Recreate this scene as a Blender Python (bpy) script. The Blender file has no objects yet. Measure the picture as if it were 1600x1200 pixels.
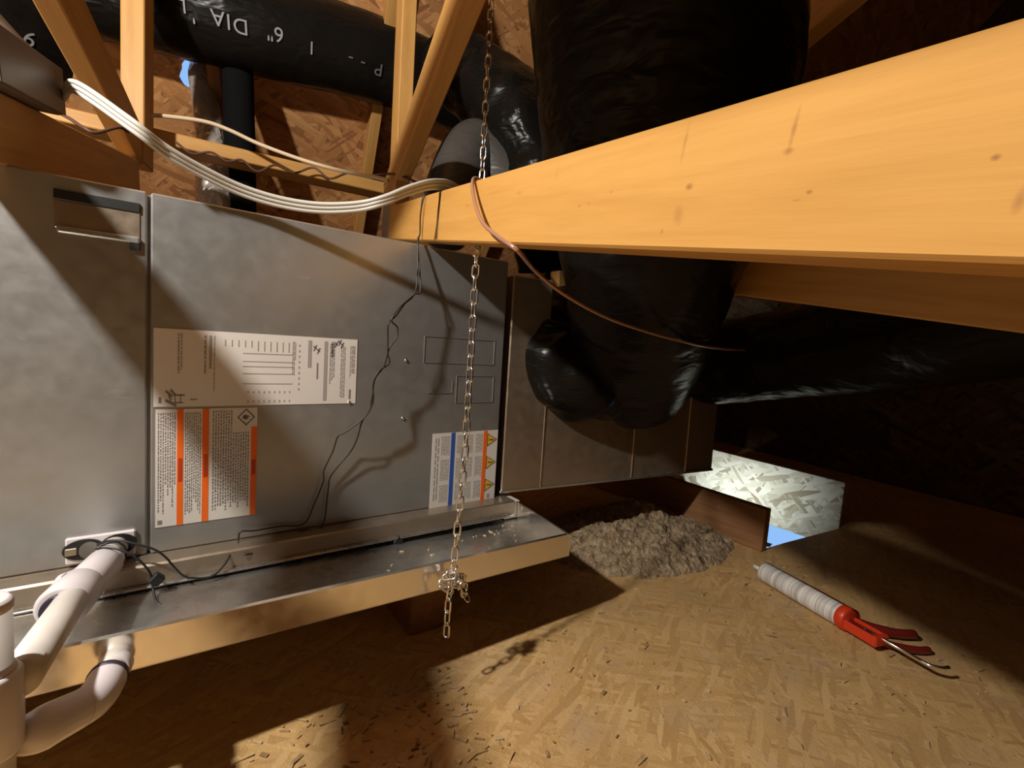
import bpy, bmesh, math, random
from mathutils import Vector, Matrix, noise
from mathutils.geometry import tessellate_polygon
random.seed(7)
scene = bpy.context.scene
C = scene.collection
H = 0.57                                   # camera height above the attic floor

# ------------------------------------------------------------------ camera
F = 735.0
def unit(v): return Vector(v).normalized()
_down = unit((215 - 800., 10000 - 600., F))
_vp = Vector((1815 - 800., 605 - 600., F))
_X = (_vp - _down * _vp.dot(_down)).normalized()
_Z = -_down
_Y = _Z.cross(_X)
def ray(px, py):
    c = Vector((px - 800., py - 600., F))
    return Vector((_X.dot(c), _Y.dot(c), _Z.dot(c)))
EYE = Vector((0, 0, H))
def aty(px, py, y): d = ray(px, py); return EYE + d * (y / d.y)       # on a wall-parallel plane
def atz(px, py, z): d = ray(px, py); return EYE + d * ((z - H) / d.z)  # on a level plane
def atd(px, py, dep): return EYE + ray(px, py) * (dep / F)             # at a distance along the lens axis
cam = bpy.data.cameras.new('camera'); cam.sensor_width = 36; cam.lens = F / 1600 * 36
cam.clip_start = 0.01; cam.clip_end = 100
co = bpy.data.objects.new('camera', cam); C.objects.link(co)
cr = Vector((_X.x, _Y.x, _Z.x)); cdn = Vector((_X.y, _Y.y, _Z.y)); cf = Vector((_X.z, _Y.z, _Z.z))
co.matrix_world = Matrix(((cr.x, -cdn.x, -cf.x, 0), (cr.y, -cdn.y, -cf.y, 0), (cr.z, -cdn.z, -cf.z, H), (0, 0, 0, 1)))
scene.camera = co

# ------------------------------------------------------------------ light
w = bpy.data.worlds.new('sky'); scene.world = w; w.use_nodes = True
bg = w.node_tree.nodes['Background']; bg.inputs[0].default_value = (.30, .55, 1.0, 1); bg.inputs[1].default_value = 0.95
LAMP = Vector((-.704, .465, .775 + H))
ld = bpy.data.lights.new('attic_bulb', 'POINT'); ld.energy = 104; ld.shadow_soft_size = .03; ld.color = (1, .955, .87)
lo = bpy.data.objects.new('attic_bulb', ld); C.objects.link(lo); lo.location = LAMP
def daylight(name, loc, target, sx, sy, energy, color, spread=180):
    d_ = bpy.data.lights.new(name, 'AREA'); d_.shape = 'RECTANGLE'; d_.size = sx; d_.size_y = sy; d_.energy = energy; d_.color = color; d_.spread = math.radians(spread)
    o_ = bpy.data.objects.new(name, d_); C.objects.link(o_); o_.location = loc
    o_.rotation_euler = (Vector(target) - Vector(loc)).to_track_quat('-Z', 'Y').to_euler()
daylight('daylight_under_floor', (1.32, .98, -.25), (1.95, 1.0, .06), .35, .5, 1.4, (.90, 1, .96), 48)
vs = scene.view_settings
vs.view_transform = 'Standard'; vs.look = 'None'; vs.gamma = 1; vs.use_curve_mapping = False; vs.exposure = 0.0

# ------------------------------------------------------------------ truss axes
bdir = ray(456, 368).normalized()                      # along the sloping chords
ndir = Vector((bdir.y, -bdir.x, 0)).normalized()       # across the trusses
udir = ndir.cross(bdir).normalized()
if udir.z < 0: udir = -udir
hdir = Vector((bdir.x, bdir.y, 0)).normalized()
def TU(t, u, d): return EYE + ndir * d + udir * u + bdir * t
def HZ(h, z, d): return Vector((0, 0, z + H)) + hdir * h + ndir * d    # level distance, height over camera, across

# ------------------------------------------------------------------ materials
MATS = {}
def mat(name, col=(.5, .5, .5), rough=.6, metal=0., build=None, spec=.5, emit=None):
    if name in MATS: return MATS[name]
    m = bpy.data.materials.new(name); m.use_nodes = True
    nt = m.node_tree; p = nt.nodes['Principled BSDF']
    p.inputs['Base Color'].default_value = (*col, 1); p.inputs['Roughness'].default_value = rough
    p.inputs['Metallic'].default_value = metal; p.inputs['Specular IOR Level'].default_value = spec
    if build: build(nt, p)
    MATS[name] = m
    return m
def N(nt, t, **kw):
    x = nt.nodes.new(t)
    for k, v in kw.items():
        if hasattr(x, k): setattr(x, k, v)
        else: x.inputs[k].default_value = v
    return x
def coords(nt, scale=(1, 1, 1), rot=(0, 0, 0), space='Object'):
    tc = N(nt, 'ShaderNodeTexCoord'); mp = N(nt, 'ShaderNodeMapping')
    mp.inputs['Scale'].default_value = scale; mp.inputs['Rotation'].default_value = rot
    nt.links.new(tc.outputs[space], mp.inputs[0]); return mp.outputs[0]
def noise_t(nt, vec, scale, detail=4, rough=.55, dist=0):
    x = N(nt, 'ShaderNodeTexNoise'); x.inputs['Scale'].default_value = scale; x.inputs['Detail'].default_value = detail
    x.inputs['Roughness'].default_value = rough; x.inputs['Distortion'].default_value = dist
    if vec is not None: nt.links.new(vec, x.inputs['Vector'])
    return x.outputs['Fac']
def ramp(nt, fac, stops):
    r = N(nt, 'ShaderNodeValToRGB'); e = r.color_ramp.elements
    while len(e) < len(stops): e.new(.5)
    for k, (p, c) in zip(e, stops): k.position = p; k.color = (*c, 1) if len(c) == 3 else c
    nt.links.new(fac, r.inputs[0]); return r.outputs[0]
def mixc(nt, fac, a, b, mode='MIX'):
    x = N(nt, 'ShaderNodeMix', data_type='RGBA', blend_type=mode)
    for s, v in ((0, fac), (6, a), (7, b)):
        if hasattr(v, 'is_linked') or hasattr(v, 'links'): nt.links.new(v, x.inputs[s])
        else: x.inputs[s].default_value = v if s == 0 else (*v, 1)
    return x.outputs[2]
def mathn(nt, op, a, b=None):
    x = N(nt, 'ShaderNodeMath', operation=op)
    for i, v in enumerate((a, b)):
        if v is None: continue
        if hasattr(v, 'links'): nt.links.new(v, x.inputs[i])
        else: x.inputs[i].default_value = v
    return x.outputs[0]
def bump(nt, p, h, strength=.3, dist=.01):
    x = N(nt, 'ShaderNodeBump'); x.inputs['Strength'].default_value = strength; x.inputs['Distance'].default_value = dist
    nt.links.new(h, x.inputs['Height']); nt.links.new(x.outputs[0], p.inputs['Normal'])

def wood_build(light, dark, knots=(), knotcol=(.12, .045, .015)):
    def f(nt, p):
        v = coords(nt, (1.6, 22, 22)); v2 = coords(nt, (3, 5, 5)); v3 = coords(nt, (5, 90, 90))
        g = noise_t(nt, v, 2.2, 5, .6, .6); g2 = noise_t(nt, v2, 2.5, 3); g3 = noise_t(nt, v3, 1.5, 3, .7)
        c = ramp(nt, g, [(.3, dark), (.62, light)])
        c = mixc(nt, mathn(nt, 'MULTIPLY', g2, .35), c, tuple(x * .72 for x in light))
        c = mixc(nt, ramp(nt, g3, [(.58, (0, 0, 0)), (.8, (.16, .16, .16))]), c, tuple(x * .55 for x in dark))
        o = coords(nt)
        for (kx, ky, kz, sx, sz, amt) in knots:
            s = N(nt, 'ShaderNodeVectorMath', operation='SUBTRACT'); nt.links.new(o, s.inputs[0]); s.inputs[1].default_value = (kx, ky, kz)
            m = N(nt, 'ShaderNodeVectorMath', operation='MULTIPLY'); nt.links.new(s.outputs[0], m.inputs[0]); m.inputs[1].default_value = (1 / sx, 4, 1 / sz)
            l = N(nt, 'ShaderNodeVectorMath', operation='LENGTH'); nt.links.new(m.outputs[0], l.inputs[0])
            nz = mathn(nt, 'ADD', l.outputs['Value'], mathn(nt, 'MULTIPLY', noise_t(nt, coords(nt, (60, 60, 60)), 2), .6))
            fac = ramp(nt, nz, [(.45, (amt,) * 3), (1.25, (0, 0, 0))])
            c = mixc(nt, fac, c, knotcol)
        nt.links.new(c, p.inputs['Base Color'])
        bump(nt, p, g3, .10, .003)
    return f
PINE_L, PINE_D = (.56, .30, .085), (.43, .205, .05)
pine = mat('pine_lumber', rough=.55, build=wood_build(PINE_L, PINE_D))
def post_knots(nt, p): pass
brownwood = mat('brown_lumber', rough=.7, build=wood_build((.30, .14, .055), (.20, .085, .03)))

def osb_build(cols, sc=1.0, dust=0.):
    def f(nt, p):
        lay = None; hts = None
        for i, (a, sx, sy) in enumerate(((.35, 9, 42), (1.25, 10, 52), (-.5, 11, 46), (2.2, 8, 60), (.8, 7, 75), (2.75, 8, 55))):
            tc = N(nt, 'ShaderNodeTexCoord')
            wn = N(nt, 'ShaderNodeTexNoise'); wn.inputs['Scale'].default_value = 3.5; nt.links.new(tc.outputs['Object'], wn.inputs['Vector'])
            ad_ = N(nt, 'ShaderNodeVectorMath', operation='SCALE'); nt.links.new(wn.outputs['Color'], ad_.inputs[0]); ad_.inputs['Scale'].default_value = .06
            sm = N(nt, 'ShaderNodeVectorMath', operation='ADD'); nt.links.new(tc.outputs['Object'], sm.inputs[0]); nt.links.new(ad_.outputs[0], sm.inputs[1])
            m0 = N(nt, 'ShaderNodeMapping'); m0.inputs['Rotation'].default_value = (0, 0, a); nt.links.new(sm.outputs[0], m0.inputs[0])
            mp = N(nt, 'ShaderNodeMapping'); mp.inputs['Scale'].default_value = (sx * sc, sy * sc, 30 * sc)
            mp.inputs['Location'].default_value = (i * 3.1, i * 1.7, 0)
            nt.links.new(m0.outputs[0], mp.inputs[0])
            vo = N(nt, 'ShaderNodeTexVoronoi'); vo.inputs['Scale'].default_value = 1; nt.links.new(mp.outputs[0], vo.inputs['Vector'])
            sp = N(nt, 'ShaderNodeSeparateColor'); nt.links.new(vo.outputs['Color'], sp.inputs[0])
            if lay is None: lay = sp.outputs[0]; hts = sp.outputs[1]
            else:
                pick = mathn(nt, 'GREATER_THAN', sp.outputs[1], .66)
                m = N(nt, 'ShaderNodeMix', data_type='FLOAT'); nt.links.new(pick, m.inputs[0]); nt.links.new(lay, m.inputs[2]); nt.links.new(sp.outputs[0], m.inputs[3]); lay = m.outputs[0]
        c = ramp(nt, lay, [(0, cols[0]), (.25, cols[1]), (.6, cols[2]), (1, cols[3])])
        big = noise_t(nt, coords(nt), 2.3, 5, .6)
        c = mixc(nt, ramp(nt, big, [(.35, (0, 0, 0)), (.7, (.55, .55, .55))]), c, tuple(x * .62 for x in cols[1]))
        if dust:
            dn = noise_t(nt, coords(nt), 7, 6, .7)
            c = mixc(nt, ramp(nt, dn, [(.5, (0, 0, 0)), (.72, (dust,) * 3)]), c, (.42, .30, .21))
        fine = noise_t(nt, coords(nt, (80, 80, 80)), 2, 4, .7)
        c = mixc(nt, ramp(nt, fine, [(.62, (0, 0, 0)), (.75, (.6, .6, .6))]), c, tuple(x * .4 for x in cols[0]))
        nt.links.new(c, p.inputs['Base Color'])
        h = mathn(nt, 'ADD', lay, fine)
        bump(nt, p, h, .35, .006)
    return f
osb_floor = mat('osb_floor', rough=.75, build=osb_build([(.50, .290, .105), (.60, .360, .136), (.66, .405, .160), (.74, .48, .21)], 1.7, .5))
osb_deck = mat('osb_deck', rough=.8, build=osb_build([(.22, .085, .026), (.42, .185, .06), (.52, .24, .08), (.64, .34, .13)], 1.0))
osb_dark = mat('darkened_sheathing', rough=.9, build=osb_build([(.035, .018, .008), (.07, .042, .02), (.10, .062, .03), (.14, .095, .05)], .8))  # strand board darkened to cut bounced light and deepen the shade
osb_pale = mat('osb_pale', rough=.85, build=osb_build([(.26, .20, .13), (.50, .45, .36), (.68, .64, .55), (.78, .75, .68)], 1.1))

def galv_build(base, amt=.12, rr=(.38, .52)):
    def f(nt, p):
        a = noise_t(nt, coords(nt), 3.0, 4, .6); b_ = noise_t(nt, coords(nt, (30, 30, 30)), 1.5, 3)
        c = ramp(nt, a, [(.3, tuple(x * (1 - amt) for x in base)), (.7, tuple(min(1, x * (1 + amt)) for x in base))])
        sc_ = noise_t(nt, coords(nt, (9, 9, 22)), 2.2, 2, .5, 1.5)
        c = mixc(nt, ramp(nt, sc_, [(.70, (0, 0, 0)), (.78, (.35, .35, .35))]), c, tuple(min(1, x * 1.35) for x in base))
        nt.links.new(c, p.inputs['Base Color'])
        r = ramp(nt, b_, [(.3, (rr[0],) * 3), (.7, (rr[1],) * 3)]); nt.links.new(r, p.inputs['Roughness'])
        bump(nt, p, a, .05, .02)
    return f
galv = mat('galvanised_panel', metal=.70, build=galv_build((.43, .428, .418), .12, (.30, .42)))
galv_duct = mat('galvanised_duct', metal=.8, build=galv_build((.42, .34, .26), .12, (.30, .45)))
galv_pan = mat('galvanised_pan', metal=.92, build=galv_build((.62, .60, .56), .22, rr=(.22, .36)))
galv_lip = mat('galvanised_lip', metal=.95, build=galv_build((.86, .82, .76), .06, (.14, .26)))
steel = mat('bright_zinc', (.92, .91, .89), .20, 1.)
darksteel = mat('dark_steel', (.30, .28, .26), .35, .9)
def film_build(nt, p):
    a = noise_t(nt, coords(nt, (1, 1, 1)), 7, 2, .5, .8); b_ = noise_t(nt, coords(nt, (3, 3, 9)), 4, 2, .5, .8)
    h = mathn(nt, 'ADD', a, mathn(nt, 'MULTIPLY', b_, .5)); bump(nt, p, h, .42, .022)
film = mat('black_duct_film', (.0075, .0065, .0055), .27, build=film_build, spec=.12)
film_grey = mat('grey_duct_film', (.075, .070, .064), .42, build=film_build, spec=.4)
def foil_build(nt, p):
    a = noise_t(nt, coords(nt, (1, 1, 1)), 14, 2, .6, 1.0); bump(nt, p, a, .7, .03)
foil = mat('crinkled_foil', (.50, .45, .41), .22, .35, build=foil_build)
def pvc_build(nt, p):
    a = noise_t(nt, coords(nt), 14, 4); c = ramp(nt, a, [(.3, (.62, .57, .53)), (.7, (.76, .71, .66))]); nt.links.new(c, p.inputs['Base Color'])
pvc = mat('white_pvc', rough=.32, build=pvc_build)
pvc_fit = mat('pvc_fitting', (.70, .64, .66), .28)
cement = mat('dark_primer', (.035, .028, .045), .4)
rubber = mat('black_rubber', (.012, .012, .012), .5)
upright_black = mat('plain_black', (.005, .005, .005), .9, spec=.08)
cable_w = mat('cable_sheath', (.50, .475, .425), .42)
cable_t = mat('tan_cable_sheath', (.60, .46, .30), .5)
copper = mat('copper_brown_sheath', (.62, .36, .26), .25, .6)
wire_dk = mat('dark_wire', (.030, .020, .016), .45)
wire_br = mat('brown_wire', (.09, .040, .025), .5)
paper = mat('label_paper', (.74, .69, .64), .45)
ink = mat('print_ink', (.10, .095, .09), .6)
ink_mid = mat('print_mid_grey', (.22, .205, .195), .6)
ink_grey = mat('print_grey', (.36, .33, .31), .6)
ink_orange = mat('print_orange', (.92, .15, .01), .5)
ink_dkorange = mat('print_dark_orange', (.50, .05, .005), .5)
ink_blue = mat('print_blue', (.03, .10, .42), .5)
ink_yellow = mat('print_yellow', (.88, .50, .03), .5)
print_white = mat('duct_print', (.24, .24, .24), .6)
print_faint = mat('faint_duct_print', (.10, .10, .10), .6)
red = mat('red_plastic', (.62, .045, .012), .35)
red_shaded = mat('shaded_red_paint', (.16, .012, .008), .4)  # red darkened so the gun's handle and trigger look shaded
def tube_lbl(nt, p):
    v = coords(nt, (60, 1, 1)); a = noise_t(nt, v, 1.2, 3, .7); g = noise_t(nt, coords(nt, (140, 50, 50)), 2, 2)
    c = ramp(nt, a, [(.42, (.46, .43, .40)), (.56, (.80, .77, .72))]); nt.links.new(c, p.inputs['Base Color'])
cartmat = mat('cartridge_wrap', rough=.4, build=tube_lbl)
nozz = mat('nozzle_plastic', (.80, .76, .70), .35)
def ins_build(nt, p):
    a = noise_t(nt, coords(nt), 45, 5, .75); c = ramp(nt, a, [(.35, (.20, .13, .07)), (.55, (.46, .33, .20)), (.75, (.68, .54, .37))]); nt.links.new(c, p.inputs['Base Color'])
    bump(nt, p, a, .9, .02)
insul = mat('cellulose_fluff', rough=.95, build=ins_build)
platemat = mat('truss_plate_steel', (.50, .49, .46), .4, .8)
boxmat = mat('grey_box_paint', (.20, .16, .145), .45, .3)

# ------------------------------------------------------------------ mesh helpers
def tag(o, label=None, cat=None, group=None, kind=None):
    if label: o['label'] = label
    if cat: o['category'] = cat
    if group: o['group'] = group
    if kind: o['kind'] = kind
    return o
def setparent(o, p):
    if p is None: return
    o.parent = p; o.matrix_parent_inverse = p.matrix_basis.inverted() if p.parent is None else (p.parent.matrix_basis @ p.matrix_parent_inverse @ p.matrix_basis).inverted()
    if p.parent is not None:
        o.matrix_parent_inverse = world(p).inverted()
def world(o):
    if o.parent is None: return o.matrix_basis.copy()
    return world(o.parent) @ o.matrix_parent_inverse @ o.matrix_basis
def empty(name, loc):
    o = bpy.data.objects.new(name, None); C.objects.link(o); o.location = loc; o.empty_display_size = .05
    return o
def obj(name, me, m, parent=None, mw=None, smooth=False):
    if isinstance(me, bmesh.types.BMesh):
        bm = me; bmesh.ops.recalc_face_normals(bm, faces=bm.faces); me = bpy.data.meshes.new(name); bm.to_mesh(me); bm.free()
    if smooth:
        for f_ in me.polygons: f_.use_smooth = True
    if m and not me.materials: me.materials.append(m)
    o = bpy.data.objects.new(name, me); C.objects.link(o)
    if mw is not None: o.matrix_basis = mw
    setparent(o, parent)
    return o
def pyd(name, vs_, fs, m, parent=None, smooth=False, mw=None):
    me = bpy.data.meshes.new(name); me.from_pydata([tuple(v) for v in vs_], [], fs); me.update()
    bm = bmesh.new(); bm.from_mesh(me); bmesh.ops.recalc_face_normals(bm, faces=bm.faces); bm.to_mesh(me); bm.free()
    return obj(name, me, m, parent, mw, smooth)
def frame(o, x, z):
    x = x.normalized(); y = z.cross(x).normalized(); z = x.cross(y)
    return Matrix(((x.x, y.x, z.x, o.x), (x.y, y.y, z.y, o.y), (x.z, y.z, z.z, o.z), (0, 0, 0, 1)))
def boxbm(sx, sy, sz, bev=.0, bm=None, at=(0, 0, 0), seg=1):
    bm2 = bmesh.new(); bmesh.ops.create_cube(bm2, size=1)
    for v in bm2.verts: v.co = Vector((v.co.x * sx + at[0], v.co.y * sy + at[1], v.co.z * sz + at[2]))
    if bev: bmesh.ops.bevel(bm2, geom=bm2.edges[:], offset=bev, segments=seg, affect='EDGES', profile=.6)
    if bm is None: return bm2
    me = bpy.data.meshes.new('t'); bm2.to_mesh(me); bm2.free(); bm.from_mesh(me); bpy.data.meshes.remove(me); return bm
def board(name, p0, p1, zvec, wy, hz, m, parent=None, bev=.0025):
    """plank from p0 to p1 (centre line), hz along zvec, wy across"""
    L = (p1 - p0).length
    return obj(name, boxbm(L, wy, hz, bev), m, parent, frame((p0 + p1) / 2, p1 - p0, zvec))
def smoothpath(pts, n):
    pts = [Vector(p) for p in pts]; out = []
    P = [pts[0] * 2 - pts[1]] + pts + [pts[-1] * 2 - pts[-2]]
    for i in range(1, len(P) - 2):
        for k in range(n):
            t = k / n; a, b_, c, d = P[i - 1:i + 3]
            out.append(.5 * ((2 * b_) + (c - a) * t + (2 * a - 5 * b_ + 4 * c - d) * t * t + (3 * b_ - a - 3 * c + d) * t ** 3))
    out.append(pts[-1]); return out
def sweep(bm, path, rad, seg=10, wr=None, caps=True, flat=1.0, up=None):
    n = len(path); T = [(path[min(i + 1, n - 1)] - path[max(i - 1, 0)]).normalized() for i in range(n)]
    a = up or (Vector((0, 0, 1)) if abs(T[0].z) < .9 else Vector((1, 0, 0)))
    nx = (a - T[0] * a.dot(T[0])).normalized(); rings = []
    for i in range(n):
        nx = (nx - T[i] * nx.dot(T[i])).normalized(); ny = T[i].cross(nx)
        r = rad[i] if isinstance(rad, (list, tuple)) else rad
        ring = []
        for k in range(seg):
            an = 2 * math.pi * k / seg
            rr = r + (wr(path[i], an, i / max(1, n - 1), i) if wr else 0)
            ring.append(bm.verts.new(path[i] + nx * math.cos(an) * rr * flat + ny * math.sin(an) * rr))
        rings.append(ring)
    for i in range(n - 1):
        for k in range(seg): bm.faces.new((rings[i][k], rings[i][(k + 1) % seg], rings[i + 1][(k + 1) % seg], rings[i + 1][k]))
    if caps:
        bm.faces.new(rings[0][::-1]); bm.faces.new(rings[-1])
    return bm
def tube(name, pts, r, m, parent=None, n=8, seg=10, **kw):
    path = smoothpath(pts, n) if n > 1 else [Vector(p) for p in pts]
    if isinstance(r, (list, tuple)):
        rr = []
        for i in range(len(path)):
            x = i / max(1, len(path) - 1) * (len(r) - 1); k = min(int(x), len(r) - 2); rr.append(r[k] + (r[k + 1] - r[k]) * (x - k))
        r = rr
    return obj(name, sweep(bmesh.new(), path, r, seg, **kw), m, parent, None, True)
def cyl(bm, p0, p1, r0, r1=None, seg=20, caps=True):
    return sweep(bm, [Vector(p0), Vector(p1)], [r0, r0 if r1 is None else r1], seg, None, caps)
def polyslab(name, outer, holes, thick, m, parent=None, mw=None):
    loops = [outer] + holes; tris = tessellate_polygon([[Vector((x, y, 0)) for x, y in l] for l in loops])
    flat = [p for l in loops for p in l]; n = len(flat)
    vs_ = [(x, y, 0) for x, y in flat] + [(x, y, -thick) for x, y in flat]
    fs = [tuple(t) for t in tris] + [tuple(i + n for i in t[::-1]) for t in tris]; k = 0
    for l in loops:
        for i in range(len(l)):
            a, b_ = k + i, k + (i + 1) % len(l); fs.append((a, b_, b_ + n, a + n))
        k += len(l)
    return pyd(name, vs_, fs, m, parent, False, mw)

# ------------------------------------------------------------------ the setting
OX0, OX1, OY0, OY1 = 1.478, 1.972, .655, 1.25        # opening in the floor that daylight comes up through
fl = polyslab('floor', [(-3.2, -3.2), (4.2, -3.2), (4.2, 5.6), (-3.2, 5.6)],
              [[(OX0, OY0 + .01), (1.60, OY0), (OX1, OY0 - .040), (OX1, OY1), (OX0, OY1)]], .02, osb_floor)
tag(fl, 'tan oriented strand board attic floor with loose flakes', kind='structure')
ZR, HR, SLF, SLN = 2.145, .50, .90, .90                         # ridge height over camera, ridge distance, pitch
def roofz(h): return ZR - (SLF * (h - HR) if h > HR else SLN * (HR - h))
# far slope with the vent hole
fx = Vector((ndir)); fy = (HZ(HR + 1, roofz(HR + 1), 0) - HZ(HR, ZR, 0)).normalized(); fz = fx.cross(fy)
if fz.z < 0: fx = -fx; fz = fx.cross(fy)
R0 = HZ(HR, ZR, 0)
def deckpt(px, py):
    d = ray(px, py); k = (R0 - EYE).dot(fz) / d.dot(fz); return EYE + d * k
def decklocal(p): q = p - R0; return (q.dot(fx), q.dot(fy))
hole = []
for k in range(22):
    a = 2 * math.pi * k / 22; rr = 1 + .10 * math.sin(3 * a + 1) + .05 * math.sin(7 * a)
    hole.append(decklocal(deckpt(306 + 26 * rr * math.cos(a), 112 + 24 * rr * math.sin(a))))
Mfar = frame(R0, fx, fz)
deckw = 3.4
rf = polyslab('ceiling', [(-deckw, 0), (deckw, 0), (deckw, 4.2), (-deckw, 4.2)], [hole], .012, osb_deck, None, Mfar)
tag(rf, 'brown strand board roof deck on the far slope', kind='structure')
ny_ = (HZ(HR - 1, roofz(HR - 1), 0) - HZ(HR, ZR, 0)).normalized(); nxv = Vector(ndir); nzv = nxv.cross(ny_)
if nzv.z < 0: nxv = -nxv; nzv = nxv.cross(ny_)
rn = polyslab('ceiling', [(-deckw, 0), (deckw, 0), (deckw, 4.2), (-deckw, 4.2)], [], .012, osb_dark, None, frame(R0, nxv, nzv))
tag(rn, 'brown strand board roof deck over the camera', kind='structure')
def wallq(name, a, b_, z0, z1, m=osb_dark):
    t = (b_ - a).normalized(); nn = Vector((0, 0, 1)); L = (b_ - a).length
    o = obj(name, boxbm(L, z1 - z0, .02), m, None, frame((a + b_) / 2 + Vector((0, 0, (z0 + z1) / 2)), t, t.cross(nn))); tag(o, kind='structure'); return o
def hp(h, d): return hdir * h + ndir * d
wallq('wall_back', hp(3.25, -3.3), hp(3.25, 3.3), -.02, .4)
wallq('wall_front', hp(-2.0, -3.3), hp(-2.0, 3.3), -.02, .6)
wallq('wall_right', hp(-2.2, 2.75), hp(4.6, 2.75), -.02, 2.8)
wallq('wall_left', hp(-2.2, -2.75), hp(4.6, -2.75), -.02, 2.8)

# added shaft keeps sky light off ducts; its lamp stands for daylight from below
_v = [(x, y, z) for z in (-.55, -.021) for x, y in ((1.12, .25), (2.8, .25), (2.8, 1.8), (1.12, 1.8))]
tag(pyd('sky_block_shaft', _v, [(0, 1, 2, 3), (0, 1, 5, 4), (2, 3, 7, 6), (3, 0, 4, 7)], osb_dark), 'added dark shaft below the floor opening keeping sky light off the ducts, open at one end', kind='structure')

# ------------------------------------------------------------------ roof trusses
def inplane(name, t0, u0, t1, u1, d0, d1, hgt, m, parent):
    """truss member: lower edge from (t0,u0) to (t1,u1), height hgt, between d0 and d1"""
    p0 = TU(t0, u0, (d0 + d1) / 2); p1 = TU(t1, u1, (d0 + d1) / 2)
    x = (p1 - p0).normalized(); z = ndir.cross(x)
    if z.dot(udir) < 0: z = -z
    return board(name, p0 + z * hgt / 2, p1 + z * hgt / 2, z, abs(d1 - d0), hgt, m, parent)
KN_R = ()
def truss(label, d0, d1, ub, te, diag, post, dthick=.038, chordmat=pine, far=True, endt=-.95):
    r = empty('roof_truss', TU(te, ub, (d0 + d1) / 2)); tag(r, label, 'roof truss', 'wooden roof trusses')
    inplane('bottom_chord', endt, ub, te, ub, d0, d1, .089, chordmat, r)
    da, db = (d0, d0 + dthick) if d0 > 0 else (d1 - dthick, d1)
    (ta, ua), (tb, ub2) = diag
    sl = (ub2 - ua) / (tb - ta); tend = ta + (ub + .089 - ua) / sl
    # keep the diagonal's upper end under the deck
    tt = ta
    while True:
        P = TU(tt, ua + (tt - ta) * sl + .1, da); 
        if P.z - H > roofz(hdir.dot(P)) - .12: break
        tt -= .02
    inplane('diagonal_web', tt, ua + (tt - ta) * sl, tend + .02, ub + .089 - .01, da, db, .089, pine, r)
    h0, pw = post
    zb = None
    P = TU(0, ub + .089, da); 
    # post stands on the chord, upright
    tq = (h0 + (ub + .089) * udir.dot(hdir) * -1) / bdir.dot(hdir)
    zb = (TU(tq, ub + .089, da)).z - H
    zt = roofz(h0 + .045) - .10
    pa = HZ(h0 + .0445, zb, (da + db) / 2); pb = HZ(h0 + .0445, zt, (da + db) / 2)
    board('post', pa, pb, hdir, abs(db - da) * pw, .089, pine, r)
    for s in ((-1, 1) if far else (-1,)):
        e = 2.9 if s > 0 else -2.7
        a = HZ(HR, ZR - .055, (d0 + d1) / 2); b_ = HZ(HR + e, roofz(HR + e) - .055, (d0 + d1) / 2)
        x = (b_ - a).normalized(); z = ndir.cross(x); z = z if z.z > 0 else -z
        board('top_chord', a, b_, z, .038, .085, pine, r)
    return r
# knots of the near chord, in its own coordinates (x along, y across, z up)
def kn(px, py, sx, sz, amt):
    d = ray(px, py); q = d * (.2434 / d.dot(ndir)); return (q.dot(bdir) - .2475, -.0275, q.dot(udir) - .0716, sx, sz, amt)
chordR = mat('pine_near_chord', rough=.72, spec=.2, build=wood_build((.565, .295, .076), (.485, .24, .055), [
    kn(1077, 292, .006, .0040, .75), kn(1070, 225, .003, .026, .40), kn(1240, 205, .0028, .020, .55), kn(1232, 236, .006, .003, .6), kn(1264, 300, .0035, .0022, .8), kn(1246, 313, .006, .0012, .5),
    kn(1556, 246, .0028, .0024, .85), kn(1592, 315, .0035, .010, .55), kn(1060, 335, .010, .012, .35), kn(1034, 362, .003, .004, .5), kn(905, 322, .004, .003, .5), kn(920, 318, .003, .004, .5),
    kn(870, 270, .002, .020, .35), kn(730, 321, .020, .004, .40), kn(812, 301, .020, .004, .35), kn(955, 300, .004, .003, .4), kn(690, 335, .005, .02, .2)], (.24, .10, .035)))
tR = truss('pine roof truss with the long bright chord crossing in front of the black ducts', .2434, .2984, .0271, 1.445, ((.88, .41), (1.24, .235)), (1.30, 1.0), chordmat=chordR)
tL = truss('pine roof truss at far left whose chord rests in shadow above the steel cabinet', -.379, -.341, .0365, 1.52, ((1.105, .308), (1.31, .22)), (1.50, 1.25), chordmat=pine, far=False)
t2 = truss('pine roof truss half hidden behind the black ducts with a dim orange chord', .853, .891, .0090, 1.445, ((.88, .41), (1.24, .235)), (1.30, 1.0))
t3 = truss('farthest pine roof truss in the dark right end of the attic', 1.463, 1.501, .0090, 1.445, ((.88, .41), (1.24, .235)), (1.30, 1.0))
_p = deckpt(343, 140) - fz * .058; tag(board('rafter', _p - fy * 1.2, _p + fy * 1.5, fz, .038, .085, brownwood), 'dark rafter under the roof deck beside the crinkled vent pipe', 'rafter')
# toothed connector plate at the near joint
pl = empty('plate', TU(1.4, .06, .24))
bpy.data.objects.remove(pl)
pR = obj('connector_plate', boxbm(.10, .0016, .12, .0005), platemat, tR, frame(TU(1.455, .085, .2424), bdir, udir))
# cross brace lying across the trusses
cb = board('cross_brace', Vector((-.62, 1.690, .493 + H)), Vector((.66, 1.690, .526 + H)), Vector((0, 0, 1)), .089, .037, pine)
tag(cb, 'pine cross brace running level between the trusses behind the white cables', 'brace')
st = board('stud', aty(876, 510, 1.03), aty(879, 425, 1.03), Vector((0, -1, 0)), .060, .038, pine)
tag(st, 'short orange wood stud peeking between the steel plenum and black duct', 'stud')

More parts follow.
